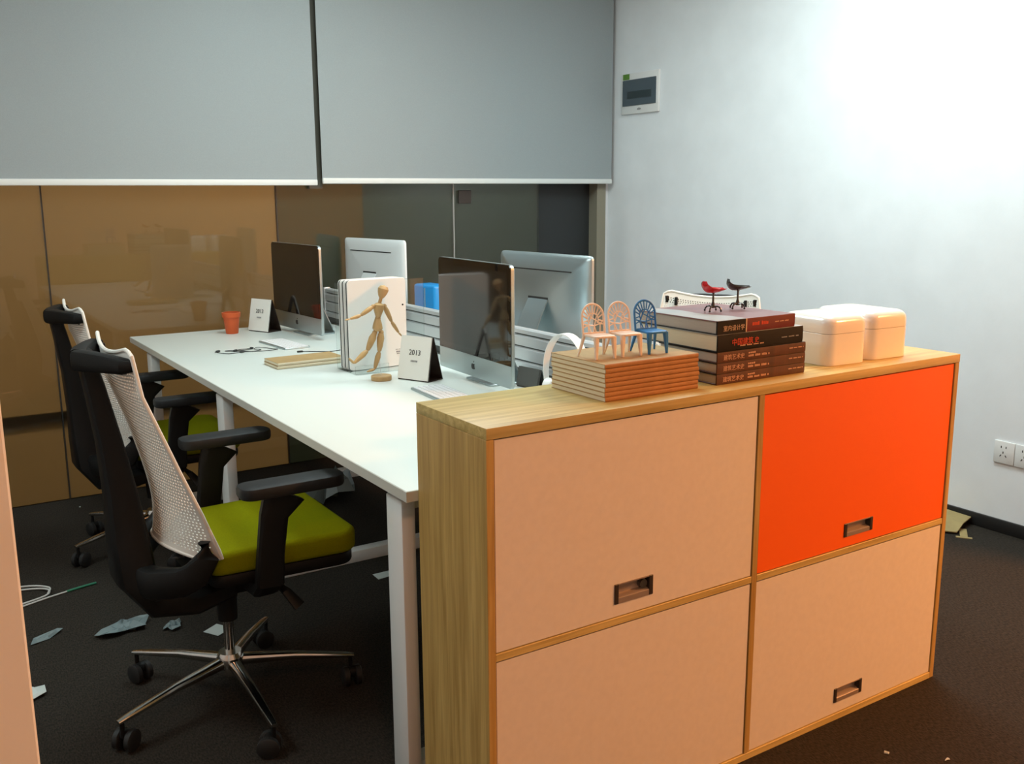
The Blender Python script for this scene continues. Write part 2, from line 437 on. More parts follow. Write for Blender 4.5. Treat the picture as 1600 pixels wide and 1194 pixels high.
cab_door(MX + .0085, CW - PT, ZS1, CH - ST, r(1.960), r(2.072), .509, .545, 'door_orange', 'bright orange upper door')
cab_door(PT, MX - .0085, .018, ZS0, r(1.217), r(1.324), .05, .09, 'door_white', 'white lower door on the exposed side panel end')
cab_door(MX + .0085, CW - PT, .018, ZS0, r(1.961), r(2.073), .050, .090, 'door_white', 'white lower door below the orange one')

# ------------------------------------------------------------------ desk and divider
DX0, DX1, DY0, DY1, DZ = .879, 2.42, 1.788, 4.565, .744
DIV = 1.825
desk = thing('office_desk', 'long white double-sided office desk with white frame legs', 'desk', (DX0, DY0, 0))
dw, dl = DX1 - DX0, DY1 - DY0; dm = DIV - DX0
wt = G().box(.002, dm - .02, .002, dl, DZ - .025, DZ, .0012, 2).obj('worktop', 'desk_white', desk)
G().box(0, .0025, 0, dl, DZ - .0245, DZ - .0012).box(.0025, dm - .02, 0, .0025, DZ - .0245, DZ - .0012).obj('edge_band', 'desk_edge', wt)
G().box(dm + .02, dw, 0, dl, DZ - .025, DZ, .0015, 2).obj('worktop', 'desk_white', desk)
for fy in (.072, 1.43, dl - .30):
    for lx in (.022, dw - .057):
        lg = G().box(lx, lx + .035, fy, fy + .08, 0, DZ - .045, .004, 2).obj('leg', 'leg_white', desk)
        G().box(lx + .006, lx + .029, fy + .01, fy + .07, DZ - .045, DZ - .025).obj('leg_bracket', 'alu', lg)
    G().box(.057, dw - .057, fy + .005, fy + .055, 0, .045, .003).obj('foot_bar', 'leg_white', desk)
    G().box(.057, dw - .057, fy + .02, fy + .06, DZ - .075, DZ - .03, .003).obj('cross_rail', 'leg_white', desk)
for bx in (dm - .25, dm + .21):
    G().box(bx, bx + .04, .15, dl - .13, DZ - .07, DZ - .028, .003).obj('beam', 'leg_white', desk)

div = thing('desk_divider', 'low aluminium slatted divider running down the middle of the desk', 'divider', (DIV, 0, DZ))
zb = [.917, .893, .851, .802, .772]
for a, b in zip(zb, zb[1:]):
    z1, z0 = a - DZ - .003, b - DZ + .003
    G().prism([(-.014, z0), (.014, z0), (.014, z1 - .005), (.009, z1), (-.009, z1), (-.014, z1 - .005)], 1, DY0 + .03, DY1 - .03).obj('slat', 'alu', div)
G().box(-.004, .004, DY0 + .03, DY1 - .03, 0.001, zb[0] - DZ - .006).obj('core', 'card_grey', div)
for py in (DY0 + .012, 3.18, DY1 - .03):
    G().box(-.012 if py == 3.18 else -.016, .012 if py == 3.18 else .016, py, py + .018, 0, zb[0] - DZ + (.0 if py != 3.18 else -.01), .002).obj('end_post', 'alu', div)

# ------------------------------------------------------------------ all-in-one computers
def make_imac(m, label):
    t = thing('desktop_computer', label, 'computer', (0, 0, 0), 0, 'all-in-one computers on the desk')
    W, Z0, Z1 = .515, .022, .412; hw = W / 2; xf_ = .050
    # housing: flat front rim, softly domed back
    g = G(); n = 18; k = 12
    pol = rrect(-hw, hw, Z0, Z1, [.018, .018, .012, .012], 5); cy, cz = 0, (Z0 + Z1) / 2
    rings = []
    for d, s in ((xf_, 1.0), (xf_ - .010, 1.0), (xf_ - .0125, .992), (xf_ - .020, .93), (xf_ - .027, .82), (xf_ - .033, .66), (xf_ - .037, .45), (xf_ - .039, .2)):
        rings.append([g.bm.verts.new((d, cy + (y - cy) * s, cz + (z - cz) * s)) for y, z in pol])
    for A, B in zip(rings, rings[1:]):
        for j in range(len(pol)): g.bm.faces.new((A[j], A[(j + 1) % len(pol)], B[(j + 1) % len(pol)], B[j]))
    g.bm.faces.new(rings[0]); g.bm.faces.new(rings[-1][::-1])
    body = g.obj('housing', m, t)
    zc = Z0 + .073
    G().prism(rrect(-hw + .0015, hw - .0015, zc, Z1 - .0015, [.017, .017, .001, .001], 5), 0, xf_, xf_ + .0025).obj('screen_glass', 'screen_glass', t)
    G().box(xf_ + .0025, xf_ + .0029, -hw + .022, hw - .022, zc + .022, Z1 - .024).obj('display', 'panel_black', t)
    ch = G().prism(rrect(-hw + .0005, hw - .0005, Z0 + .0005, zc - .001, [.001, .001, .012, .012], 5), 0, xf_, xf_ + .002).obj('chin', m, t)
    # round fruit mark on the chin
    lg = G(); zz = Z0 + .036; pts = []
    for i in range(40):
        a = 2 * math.pi * i / 40; rr = .0125 * (1 + .08 * math.cos(2 * a)) ; yy, z_ = rr * math.cos(a), rr * 1.05 * math.sin(a)
        if a < math.pi: z_ -= .0035 * max(0, math.sin(a)) ** 6 * 1.2
        else: z_ += .0022 * max(0, -math.sin(a)) ** 8
        dy_, dz_ = yy - .0165, z_ - .002; dd = math.hypot(dy_, dz_)
        if dd < .0085: yy, z_ = .0165 + dy_ / dd * .0085, .002 + dz_ / dd * .0085
        pts.append((yy, zz + z_))
    lg.prism(pts, 0, xf_ + .002, xf_ + .0026)
    lf = [(0.001 + .0055 * math.sin(q), zz + .0125 + .0065 * (1 - math.cos(q))) for q in (0, .5, 1.0, 1.57)] + [(.0055 - .0055 * math.sin(q), zz + .019 - .0065 * (1 - math.cos(q))) for q in (.0, .6, 1.2)]
    lg.prism(lf, 0, xf_ + .002, xf_ + .0026)
    lg.obj('logo', 'dark_mark', ch)
    # vent line and hinge slot on the back
    G().box(xf_ - .0335, xf_ - .02, -.175, .175, Z1 - .062, Z1 - .0575).obj('vent_slot', 'dark_mark', body)
    G().box(.009, .013, -.055, .055, .246, .254).obj('hinge_slot', 'dark_mark', body)
    # bent plate stand
    s = G(); th = .006
    path = [(.012, .246), (-.020, .19), (-.048, .13), (-.075, .065), (-.094, .02), (-.098, .010), (-.09, .004)]
    wid = [.055, .056, .058, .062, .066, .075, .085]
    s.sweep([(x, 0, z) for x, z in path], [(w_, th / 2) for w_ in wid], (0, 1, 0), 12, 8)
    s.prism(rrect(-.096, .035, -.088, .088, [.012, .012, .004, .004], 4), 2, 0, .006, .001, 1)
    s.obj('stand', m, t)
    return t
imac = make_imac('imac_alu', 'aluminium computer whose black screen stands behind the wooden cabinet')
imac.location = (1.665, 2.744, DZ); imac.rotation_euler = (0, 0, R(177))
dup(imac, (1.587, 4.198, DZ), R(183.4), 'aluminium computer with black screen in front of the tent calendar and orange pot')
dup(imac, (1.985, 2.92, DZ), R(5.7), 'computer seen from its silver back, beyond the headphones and divider')
w_im = make_imac('imac_white', 'computer seen from its pale back, rising behind the white folders')
w_im.location = (1.975, 4.375, DZ); w_im.rotation_euler = (0, 0, R(9.5))

# ------------------------------------------------------------------ keyboards
def keyboard(loc, rz, label):
    t = thing('keyboard', label, 'keyboard', loc, rz, 'keyboards on the desk')
    G().prism(rrect(-.057, .057, -.14, .14, .008, 4), 2, 0, .007, .0015, 1).obj('base', 'imac_alu', t)
    g = G(); kw = .0182
    for i in range(6):
        x = -.050 + i * kw
        n = 14
        for j in range(n):
            y = -.1345 + j * .0193
            if i == 0 and 4 <= j <= 8:
                if j == 4: g.box(x, x + .0155, y, y + 5 * .0193 - .003, .007, .0088)
                continue
            g.box(x, x + (.0155 if i < 5 else .009), y, y + .0163, .007, .0088)
    k = g.obj('keys', 'key_white', t); k['kind'] = 'stuff'
    return t
keyboard((1.435, 2.63, DZ), R(-4), 'white keyboard lying beside the oak cabinet')
keyboard((1.375, 3.93, DZ), R(4), 'white keyboard below the screen next to the orange pot')

# ------------------------------------------------------------------ swivel chairs
def curve_x(z):
    zs = [.46, .505, .605, .73, .92, 1.04]; xs = [-.058, -.070, -.101, -.150, -.219, -.232]
    for a, b, p, q in zip(zs, zs[1:], xs, xs[1:]):
        if z <= b or b == zs[-1]:
            t = (z - a) / (b - a); return p + (q - p) * t
def back_pt(u, v):
    z = .478 + (1.035 - .478) * v
    hw = .205 + .018 * math.sin(math.pi * min(1, (1 - v) * 1.0)) + .012 * (1 - v)
    x = curve_x(z) - (.020 + .090 * max(0, 1 - v) ** 3) * (1 - u * u)
    z += -.030 * (1 - u * u) * max(0, (v - .75) / .25) + .03 * (1 - u * u) * max(0, (.2 - v) / .2)
    k = max(0, (abs(u) - .80) / .20) ** 2; z += -.022 * k * max(0, (v - .8) / .2) + .020 * k * max(0, (.2 - v) / .2)
    return Vector((x, u * hw, z))
def mesh_back():
    g = G(); NC, NR = 40, 60; th = .004
    def P(i, j): return back_pt(-1 + 2 * i / NC, j / NR)
    vmap = {}
    def V(i, j, side):
        k = (round(i, 4), round(j, 4), side)
        if k not in vmap:
            p = P(i, j); du = P(i + .01, j) - P(i - .01, j); dv = P(i, j + .01) - P(i, j - .01); n = du.cross(dv).normalized()
            vmap[k] = g.bm.verts.new(p + n * th * (.5 if side else -.5))
        return vmap[k]
    def quad(c, side): 
        vs = [V(i, j, side) for i, j in c]; g.bm.faces.new(vs if side else vs[::-1])
    def wall(c0, c1):
        g.bm.faces.new((V(*c0, 0), V(*c1, 0), V(*c1, 1), V(*c0, 1)))
    solid = lambda i, j: i < 1 or i >= NC - 1 or j < 2 or j >= NR - 3
    for i in range(NC):
        for j in range(NR):
            A, B, C, D = (i, j), (i + 1, j), (i + 1, j + 1), (i, j + 1)
            if solid(i, j):
                for s in (0, 1): quad((A, B, C, D), s)
            else:
                o = .12 if j % 2 else -.12
                h = [(i + .26 + o, j + .26), (i + .74 + o, j + .26), (i + .74 + o, j + .74), (i + .26 + o, j + .74)]
                o4 = (A, B, C, D)
                for q in range(4):
                    for s in (0, 1): quad((o4[q], o4[(q + 1) % 4], h[(q + 1) % 4], h[q]), s)
                    wall(h[(q + 1) % 4], h[q])
    for i in range(NC): wall((i + 1, 0), (i, 0)); wall((i, NR), (i + 1, NR))
    for j in range(NR): wall((0, j), (0, j + 1)); wall((NC, j + 1), (NC, j))
    return g
def make_chair(label):
    t = thing('office_chair', label, 'chair', (0, 0, 0), 0, 'office chairs around the desk')
    # star base
    hub = G().lathe([(0, .085), (.035, .085), (.037, .13), (.03, .145), (0, .145)], 24).obj('hub', 'chrome', t)
    for k in range(5):
        a = R(55 + 72 * k); d = Vector((math.cos(a), math.sin(a), 0)); sd = (-d.y, d.x, 0)
        lg = G().sweep([d * .03 + Vector((0, 0, .118)), d * .17 + Vector((0, 0, .108)), d * .31 + Vector((0, 0, .088)), d * .335 + Vector((0, 0, .084))],
                       [(.017, .015), (.013, .010), (.010, .007), (.008, .005)], sd, 12, 3.2).obj('base_leg', 'chrome', t)
        c = d * .325; ca = a + R(40 + 37 * k); q = Vector((math.cos(ca), math.sin(ca), 0)); off = Vector((-q.y, q.x, 0)) * .012
        cw = G()
        for s in (-1, 1):
            p = c + q * s * .017 + off
            cw.bone(p - q * .009 + Vector((0, 0, .028)), p + q * .009 + Vector((0, 0, .028)), [(0, 0), (0, .024), (.15, .028), (.85, .028), (1, .024), (1, 0)], 20)
        co = cw.obj('castor', 'rubber', t)
        G().cyl(c + Vector((0, 0, .04)), c + Vector((0, 0, .086)), .006, n=10).bone(c + off - q * .02 + Vector((0, 0, .04)), c + off + q * .02 + Vector((0, 0, .04)), [(0, 0), (0, .016), (1, .016), (1, 0)], 14).obj('castor_fork', 'black_plastic', co)
    G().cyl((0, 0, .14), (0, 0, .30), .014, n=18).obj('gas_column', 'chrome', t)
    G().lathe([(0, .24), (.026, .24), (.03, .40), (0, .40)], 20).obj('column_sleeve', 'black_plastic', t)
    # mechanism and lever
    G().prism([(-.11, .37), (-.09, .335), (.06, .335), (.12, .375), (.12, .412), (-.11, .412)], 1, -.075, .075, .006).obj('mechanism', 'black_plastic', t)
    G().sweep([(.07, -.07, .385), (.085, -.16, .38), (.095, -.215, .372), (.12, -.24, .335)], [(.005, .005), (.005, .005), (.012, .006), (.016, .005)], (1, 0, 0), 10).obj('lever', 'black_plastic', t)
    # seat
    pol = rrect(-.09, .305, -.222, .222, [.055, .04, .04, .055], 6)
    pol = [(x, y * (.90 + .10 * (x + .09) / .395)) for x, y in pol]
    G().prism(pol, 2, .440, .502, .016, 3).obj('seat_cushion', 'seat_fabric', t)
    pol2 = [((x - .1) * .96 + .1, y * .96) for x, y in pol]
    G().prism(pol2, 2, .405, .441, .01, 2).obj('seat_pan', 'black_plastic', t)
    # back: perforated shell on black spine with upper and lower yokes
    sh = mesh_back().obj('back_shell', 'mesh_white', t)
    per = [back_pt(-1 + i / 12, 0) for i in range(24)] + [back_pt(1, j / 24) for j in range(24)] + [back_pt(1 - i / 12, 1) for i in range(24)] + [back_pt(-1, 1 - j / 24) for j in range(24)]
    G().tube(per, .005, 8, closed=True).obj('shell_rim', 'mesh_white', sh)
    G().sweep([(.0, 0, .36), (-.10, 0, .345), (-.19, 0, .365), (-.232, 0, .43), (-.238, 0, .52), (-.246, 0, .64), (-.262, 0, .78), (-.285, 0, .92), (-.302, 0, 1.005)],
              [(.10, .03), (.115, .036), (.115, .046), (.095, .050), (.07, .047), (.055, .038), (.046, .029), (.042, .023), (.040, .019)], (0, 1, 0), 16, 4.5).obj('spine', 'black_plastic', t)
    for s in (-1, 1):
        e = back_pt(s * .97, .97)
        G().sweep([(-.312, s * .004, .985), (-.300, s * .05, .988), (-.270, s * .13, .990), (e.x - .016, s * .186, .990), (e.x + .002, s * .198, .990)],
                  [(.026, .022), (.025, .020), (.022, .017), (.019, .015), (.014, .012)], (0, 0, 1), 14, 3.5).obj('upper_yoke', 'black_plastic', t)
        G().box(e.x - .012, e.x + .006, s * .150 - .006, s * .150 + .006, .965, 1.0, .003).obj('clip', 'black_plastic', t)
        e2 = back_pt(s * .93, .09)
        G().sweep([(-.225, s * .05, .425), (-.20, s * .13, .430), (-.15, s * .185, .445), (e2.x - .035, s * .208, .465), (e2.x - .008, s * .212, .505), (e2.x - .012, s * .210, .545)],
                  [(.040, .030), (.040, .028), (.036, .022), (.036, .018), (.028, .018), (.015, .014)], (0, 0, 1), 14, 3.5).obj('lower_yoke', 'black_plastic', t)
        # armrests
        G().sweep([(.03, s * .17, .398), (.035, s * .235, .400), (.038, s * .262, .425), (.042, s * .268, .50), (.055, s * .270, .60), (.085, s * .272, .655)],
                  [(.035, .014), (.036, .016), (.036, .018), (.034, .016), (.036, .015), (.055, .014)], (1, 0, 0), 12, 4).obj('arm_post', 'black_plastic', t)
        pad = rrect(-.03, .235, s * .275 - .042, s * .275 + .042, [.035, .03, .03, .035], 6)
        G().prism(pad, 2, .657, .688, .008, 2).obj('arm_pad', 'arm_pad', t)
    return t
chair = make_chair('green-seated white mesh office chair beside the desk leg, next to the oak cabinet')
chair.location = (.67, 2.48, 0)
def lower(root, dz):
    for o in root.children:
        if o.name.split('.')[0] not in ('base_leg', 'castor', 'hub', 'gas_column'): o.location.z += dz
c2 = dup(chair, (.785, 3.86, 0), 0, 'green-seated white mesh office chair beside the tan glass partition'); lower(c2, -.045)
c3 = dup(chair, (2.68, 2.83, 0), R(208), 'white mesh office chair behind the thick books, near the white wall'); lower(c3, -.068)

# ------------------------------------------------------------------ tent calendars
def calendar(loc, rz, label, year=True, m_back='card_dark', h=.150, lean=.030, hw=.066, dep=.078):
    """card faces local -x, width along y, foot at origin"""
    t = thing('desk_calendar', label, 'calendar', loc, rz, 'tent calendars on the desk')
    def slab(x0, z0, x1, z1, hw, n0, m, nm, par=t):
        g = G(); d = Vector((x1 - x0, 0, z1 - z0)).normalized(); nn = Vector((-d.z, 0, d.x)) * n0
        a, b = Vector((x0, 0, z0)), Vector((x1, 0, z1))
        g.add([a + Vector((0, -hw, 0)), a + Vector((0, hw, 0)), b + Vector((0, hw, 0)), b + Vector((0, -hw, 0)),
               a + nn + Vector((0, -hw, 0)), a + nn + Vector((0, hw, 0)), b + nn + Vector((0, hw, 0)), b + nn + Vector((0, -hw, 0))],
              ((0, 1, 2, 3), (7, 6, 5, 4), (0, 4, 5, 1), (1, 5, 6, 2), (2, 6, 7, 3), (3, 7, 4, 0)))
        return g.obj(nm, m, par)
    slab(0, .004, lean, h, hw, .004, 'card_white' if year else m_back, 'page_block')
    slab(.0005, 0.0, lean + .001, h - .002, hw + .001, -.003, m_back, 'front_board')
    slab(dep, 0.0, lean + .003, h - .002, hw + .001, -.003, m_back, 'rear_board')
    slab(.002, 0.0, dep, 0.0001, hw + .001, .003, m_back, 'base_board')
    if year:
        d = Vector((lean, 0, h - .004)).normalized()
        mtx = basis((0, -1, 0), d, Vector((-.0052, 0, .004)) + d * .085)
        text('year', '2013', .026, 'print_dark', t, mtx @ Matrix.Translation((0, 0, .0)), 'CENTER')
        g = G()
        for i in range(5): g.box(-.014 + i * .006, -.0095 + i * .006, -.024, -.018, 0, .0006)
        g.xf(mtx); g.obj('caption', 'print_grey', t)
    return t
calendar((1.463, 2.900, DZ), R(23.6), 'cream tent calendar between the mannequin and the screen')
calendar((1.415, 4.385, DZ), R(23), 'cream tent calendar beside the orange pot')
calendar((1.715, 2.575, DZ), R(8), 'small dark grey tent card beside the white headphones', False, 'card_grey', .066, .014, .050, .05)

# ------------------------------------------------------------------ folders, acrylic stand, mannequin
st = thing('acrylic_stand', 'clear acrylic display stand holding the white folders', 'stand', (1.34, 3.10, DZ))
G().box(0, .36, 0, .165, 0, .003, .0008, 1).obj('base_panel', 'acrylic', st)
G().box(.0, .13, .0, .003, .003, .032, .0008, 1).obj('front_lip', 'acrylic', st)
G().box(.0, .36, .162, .165, .003, .315, .0008, 1).obj('back_panel', 'acrylic', st)
for k in range(3):
    nm = ['front white folder with a dot and small print, behind the mannequin', 'middle white folder of the three in the acrylic stand', 'rear white folder of the three, against the acrylic back'][k]
    t = thing('presentation_folder', nm, 'folder', (1.350 - .004 * k, 3.172 + .022 * k, DZ + .0035), R(3), 'white folders in the acrylic stand')
    pol = rrect(0, .236, 0, .325, .014, 5)
    G().prism(pol, 1, 0, .005, .001, 1).obj('front_cover', 'folder_white', t)
    pin = rrect(.001, .235, .001, .324, .014, 5)
    G().prism(pin, 1, .005, .014).obj('filler', 'folder_black', t)
    G().prism(pol, 1, .014, .017).obj('back_cover', 'folder_white', t)
    if k == 0:
        G().cyl((.222, -.0006, .225), (.222, .001, .225), .0035, n=14).obj('dot', 'dark_mark', t)
        g = G()
        for a, b, c, d in ((.188, .198, .060, .0625), (.200, .216, .060, .0625), (.190, .206, .050, .055), (.208, .212, .050, .055), (.192, .204, .044, .0475)): g.box(a, b, -.0005, .0005, c, d)
        g.obj('small_print', 'print_grey', t)

mq = thing('artist_mannequin', 'jointed wooden artist mannequin striding on a round base', 'figurine', (1.38, 2.975, DZ))
def mp(x, z, y=2.985): return Vector((x - 1.38, y - 2.975, z - DZ))
G().lathe([(0, 0), (.034, 0), (.0355, .002), (.0355, .015), (.0335, .017), (0, .017)], 28, (.0, .0, 0)).obj('base', 'mannequin_wood', mq)
G().tube([(.0, .0, .015), (.0, .012, .07), mp(1.377, .922) + Vector((0, .004, 0))], .0012, 8).obj('rod', 'alu', mq)
def limb(nm, a, b, r0_, r1_, r2_, flat=1.0):
    return G().bone(a, b, [(0, 0), (0.0, r0_ * .55), (.06, r0_ * .9), (.3, r1_), (.7, (r1_ + r2_) / 2), (.94, r2_ * .9), (1, r2_ * .5), (1, 0)], 12, flat).obj(nm, 'mannequin_wood', mq)
def ball(nm, p, r_): return G().lathe([(r_ * math.sin(math.pi * i / 8), -r_ * math.cos(math.pi * i / 8)) for i in range(9)], 12, p).obj(nm, 'mannequin_wood', mq)
ht, hb = mp(1.407, 1.0677), mp(1.3925, 1.0232)
G().bone(hb, ht, [(0, 0), (.02, .006), (.2, .012), (.45, .0165), (.7, .0185), (.9, .0135), (1, 0)], 18).obj('head', 'mannequin_wood', mq)
limb('neck', mp(1.3857, 1.0047), mp(1.3934, 1.027), .007, .006, .006)
G().bone(mp(1.3799, 0.9602), mp(1.3847, 1.0086), [(0, 0), (0, .011), (.2, .015), (.6, .0235), (.88, .023), (1, .012), (1, 0)], 18, .72).obj('chest', 'mannequin_wood', mq)
ball('waist_joint', mp(1.3789, 0.9563), .010)
G().bone(mp(1.376, 0.9117), mp(1.3779, 0.9544), [(0, 0), (.04, .015), (.25, .022), (.6, .019), (1, .012), (1, 0)], 18, .75).obj('pelvis', 'mannequin_wood', mq)
for s, sh, el, ha, tip in (('a', (1.3624, 0.998), (1.3159, 0.9708), (1.2771, 0.9621), (1.2578, 0.9592)), ('b', (1.405, 0.997), (1.4302, 0.9408), (1.4554, 0.9011), (1.4671, 0.8875))):
    ball('shoulder_joint', mp(*sh), .0075)
    limb('upper_arm', mp(*sh), mp(*el), .007, .0088, .006); limb('forearm', mp(*el), mp(*ha), .006, .0068, .0045)
    limb('hand', mp(*ha), mp(*tip), .004, .0062, .003, .5)
for hip, kn, an, to, yo in (((1.3653, 0.9078), (1.3363, 0.8497), (1.2849, 0.81), (1.2675, 0.8294), .01), ((1.3895, 0.9078), (1.3799, 0.841), (1.3605, 0.7828), (1.3314, 0.7761), -.01)):
    ball('hip_joint', mp(*hip), .009)
    limb('thigh', mp(*hip), mp(*kn), .010, .0128, .008); limb('calf', mp(*kn), mp(*an), .008, .0098, .0055)
    limb('foot', mp(*an), mp(*to), .006, .007, .004, .7)

# ------------------------------------------------------------------ desk clutter
t = thing('plant_pot', 'small orange tapered plastic pot on the white desk', 'pot', (1.298, 4.405, DZ))
G().lathe([(0, 0), (.0265, 0), (.028, .003), (.036, .075), (.0395, .076), (.041, .097), (.0385, .098), (.036, .078), (.026, .006), (0, .006)], 32).obj('body', 'cup_orange', t)
G().lathe([(.0362, .0755), (.0405, .076), (.0425, .0975), (.0385, .0985), (.0365, .0975)], 32).obj('rim', 'cup_orange', t)

def notebook(loc, rz, L, Wd, th, label, group, sag=0.0, pages='pages', spine='kraft_spine'):
    """spine along local x at y=0, page ends visible at x=0"""
    t = thing('notebook', label, 'notebook', loc, rz, group)
    cv = .0011
    def slab(z0, z1, x0, x1, y0, y1):
        g = G(); n = 8
        f = lambda y: sag * math.sin(math.pi * min(1, y / Wd)) ** 1.0
        vs = []
        for i in range(n + 1):
            y = y0 + (y1 - y0) * i / n; s = f(y)
            vs.append([g.bm.verts.new((x0, y, z0 - s)), g.bm.verts.new((x1, y, z0 - s)), g.bm.verts.new((x1, y, z1 - s)), g.bm.verts.new((x0, y, z1 - s))])
        for A, B in zip(vs, vs[1:]):
            for j in range(4): g.bm.faces.new((A[j], A[(j + 1) % 4], B[(j + 1) % 4], B[j]))
        g.bm.faces.new(vs[0][::-1]); g.bm.faces.new(vs[-1]); return g
    slab(cv, th - cv, .0008, L - .0008, .0012, Wd - .0015).obj('pages', pages, t)
    slab(0, cv, 0, L, .0022, Wd).obj('cover', 'kraft', t)
    slab(th - cv, th, 0, L, .0022, Wd).obj('cover', 'kraft', t)
    G().prism([(.0022, 0), (.0022, th), (.0010, th - .0008), (0, th - .0026), (0, .0026), (.0010, .0008)], 0, 0, L).obj('spine', spine, t)
    return t
notebook((1.150, 3.366, DZ + .0005), R(1), .265, .145, .011, 'lower kraft notebook of the two beside the folders', 'notebooks on the desk', spine='pages')
notebook((1.153, 3.368, DZ + .012), R(1.5), .265, .145, .011, 'upper kraft notebook of the two beside the folders', 'notebooks on the desk', spine='pages')

# tangled earphones
pts = []
t = thing('earphones', 'tangled black earphones on the white desk', 'earphones', (1.17, 3.86, DZ))
P = [(-.095, .03), (-.10, .02), (-.085, -.02), (-.04, -.045), (-.01, -.03), (-.03, .005), (-.06, .025), (-.02, .03), (.03, .01), (.06, .03), (.03, .045), (-.01, .02), (.01, -.02), (.05, -.035), (.075, -.02), (.06, .02), (.085, .045), (.12, -.01), (.14, -.04), (.11, -.06), (.06, -.045), (.0, -.04)]
def smooth(P, n=6):
    out = []
    P = [Vector(p if len(p) == 3 else (*p, 0)) for p in P]
    for i in range(len(P) - 1):
        a, b, c, d = P[max(i - 1, 0)], P[i], P[i + 1], P[min(i + 2, len(P) - 1)]
        for k in range(n):
            s = k / n; out.append(.5 * ((2 * b) + (c - a) * s + (2 * a - 5 * b + 4 * c - d) * s * s + (3 * b - a - 3 * c + d) * s ** 3))
    out.append(P[-1]); return out
pp = smooth(P); G().tube([(p.x, p.y, .0016 + .0025 * abs(math.sin(i * .21))) for i, p in enumerate(pp)], .0014, 6).obj('cord', 'cable_black', t)
for p, d in (((-.095, .03), (.02, .004)), ((0.0, -.04), (-.02, .004)), ((-.03, .006), (.02, .01)), ((.06, .03), (-.012, .012))):
    G().bone((p[0], p[1], .005), (p[0] + d[0], p[1] + d[1], .005), [(0, 0), (0, .003), (.4, .0045), (.8, .004), (1, 0)], 12).obj('earbud', 'cable_black', t)
t = thing('charging_cable', 'thin dark cable with a plug running to the divider', 'cable', (1.37, 3.70, DZ))
P = [(0, 0, .003), (.05, -.03, .002), (.10, -.06, .002), (.19, -.02, .002), (.26, .06, .002), (.34, .07, .002), (.40, .03, .004), (.428, -.02, .05), (.430, -.03, .12)]
G().tube(smooth(P), .0016, 6).obj('cord', 'cable_black', t)
G().box(-.022, .002, -.004, .004, 0, .007, .0015).obj('plug', 'cable_black', t)
G().box(.405, .438, -.05, -.012, .10, .17, .004).obj('adapter', 'cable_black', t)

# headphones
t = thing('headphones', 'white headphones standing beside the aluminium divider', 'headphones', (1.735, 2.385, DZ), R(8))
arc = [(0, .092 * math.cos(a), .075 + .125 * math.sin(a)) for a in [math.pi * i / 24 for i in range(25)]]
G().sweep([(0, .088, .03)] + arc + [(0, -.088, .03)], [(.010, .002)] + [(.012 + .006 * math.sin(math.pi * i / 24), .0022) for i in range(25)] + [(.010, .002)], (1, 0, 0), 10, 4).obj('headband', 'headphone_white', t)
for s in (-1, 1):
    G().bone((0, s * .088, .026), (0, s * .060, .026), [(0, 0), (0, .020), (.15, .025), (.6, .025), (.8, .023), (1, .020), (1, 0)], 22).obj('ear_cup', 'headphone_white', t)
    G().bone((0, s * .062, .026), (0, s * .052, .026), [(0, 0), (0, .020), (.5, .022), (1, .018), (1, 0)], 22).obj('ear_pad', 'plate_white', t)

# blue file box beyond the divider
t = thing('file_box', 'bright blue plastic file box beyond the divider', 'box', (2.12, 3.98, DZ), R(4))
G().box(-.05, .05, -.095, .085, 0, .214, .012, 3).obj('body', 'blue_plastic', t)
G().box(-.053, -.049, -.02, -.014, .01, .20, .001, 1).obj('edge_strip', 'imac_alu', t)

# ------------------------------------------------------------------ on the cabinet: notebooks and toy chairs
NL, NW, NT = .263, .196, .0099
rel = ['lowest', 'second lowest', 'third', 'fourth', 'fifth', 'sixth', 'second topmost', 'topmost']
for k in range(8):
    dx, dy = random.uniform(-.0015, .0015), random.uniform(-.001, .0015)
    names = ['lowest kraft notebook of the stack, resting on the oak cabinet', 'second kraft notebook up from the oak cabinet top', 'third kraft notebook up from the oak cabinet top', 'fourth kraft notebook up from the oak cabinet top',
             'fourth kraft notebook below the toy chairs in the stack', 'third kraft notebook below the toy chairs in the stack', 'second kraft notebook below the toy chairs in the stack', 'topmost kraft notebook, with the toy chairs standing on it']
    notebook((1.228 + dx, 1.547 + dy, CH + .0003 + k * (NT + .0001)), R(random.uniform(-.4, .4)), NL, NW, NT, names[k], 'kraft notebooks stacked on the cabinet')
ZN = CH + 8 * (NT + .0001) + .0006

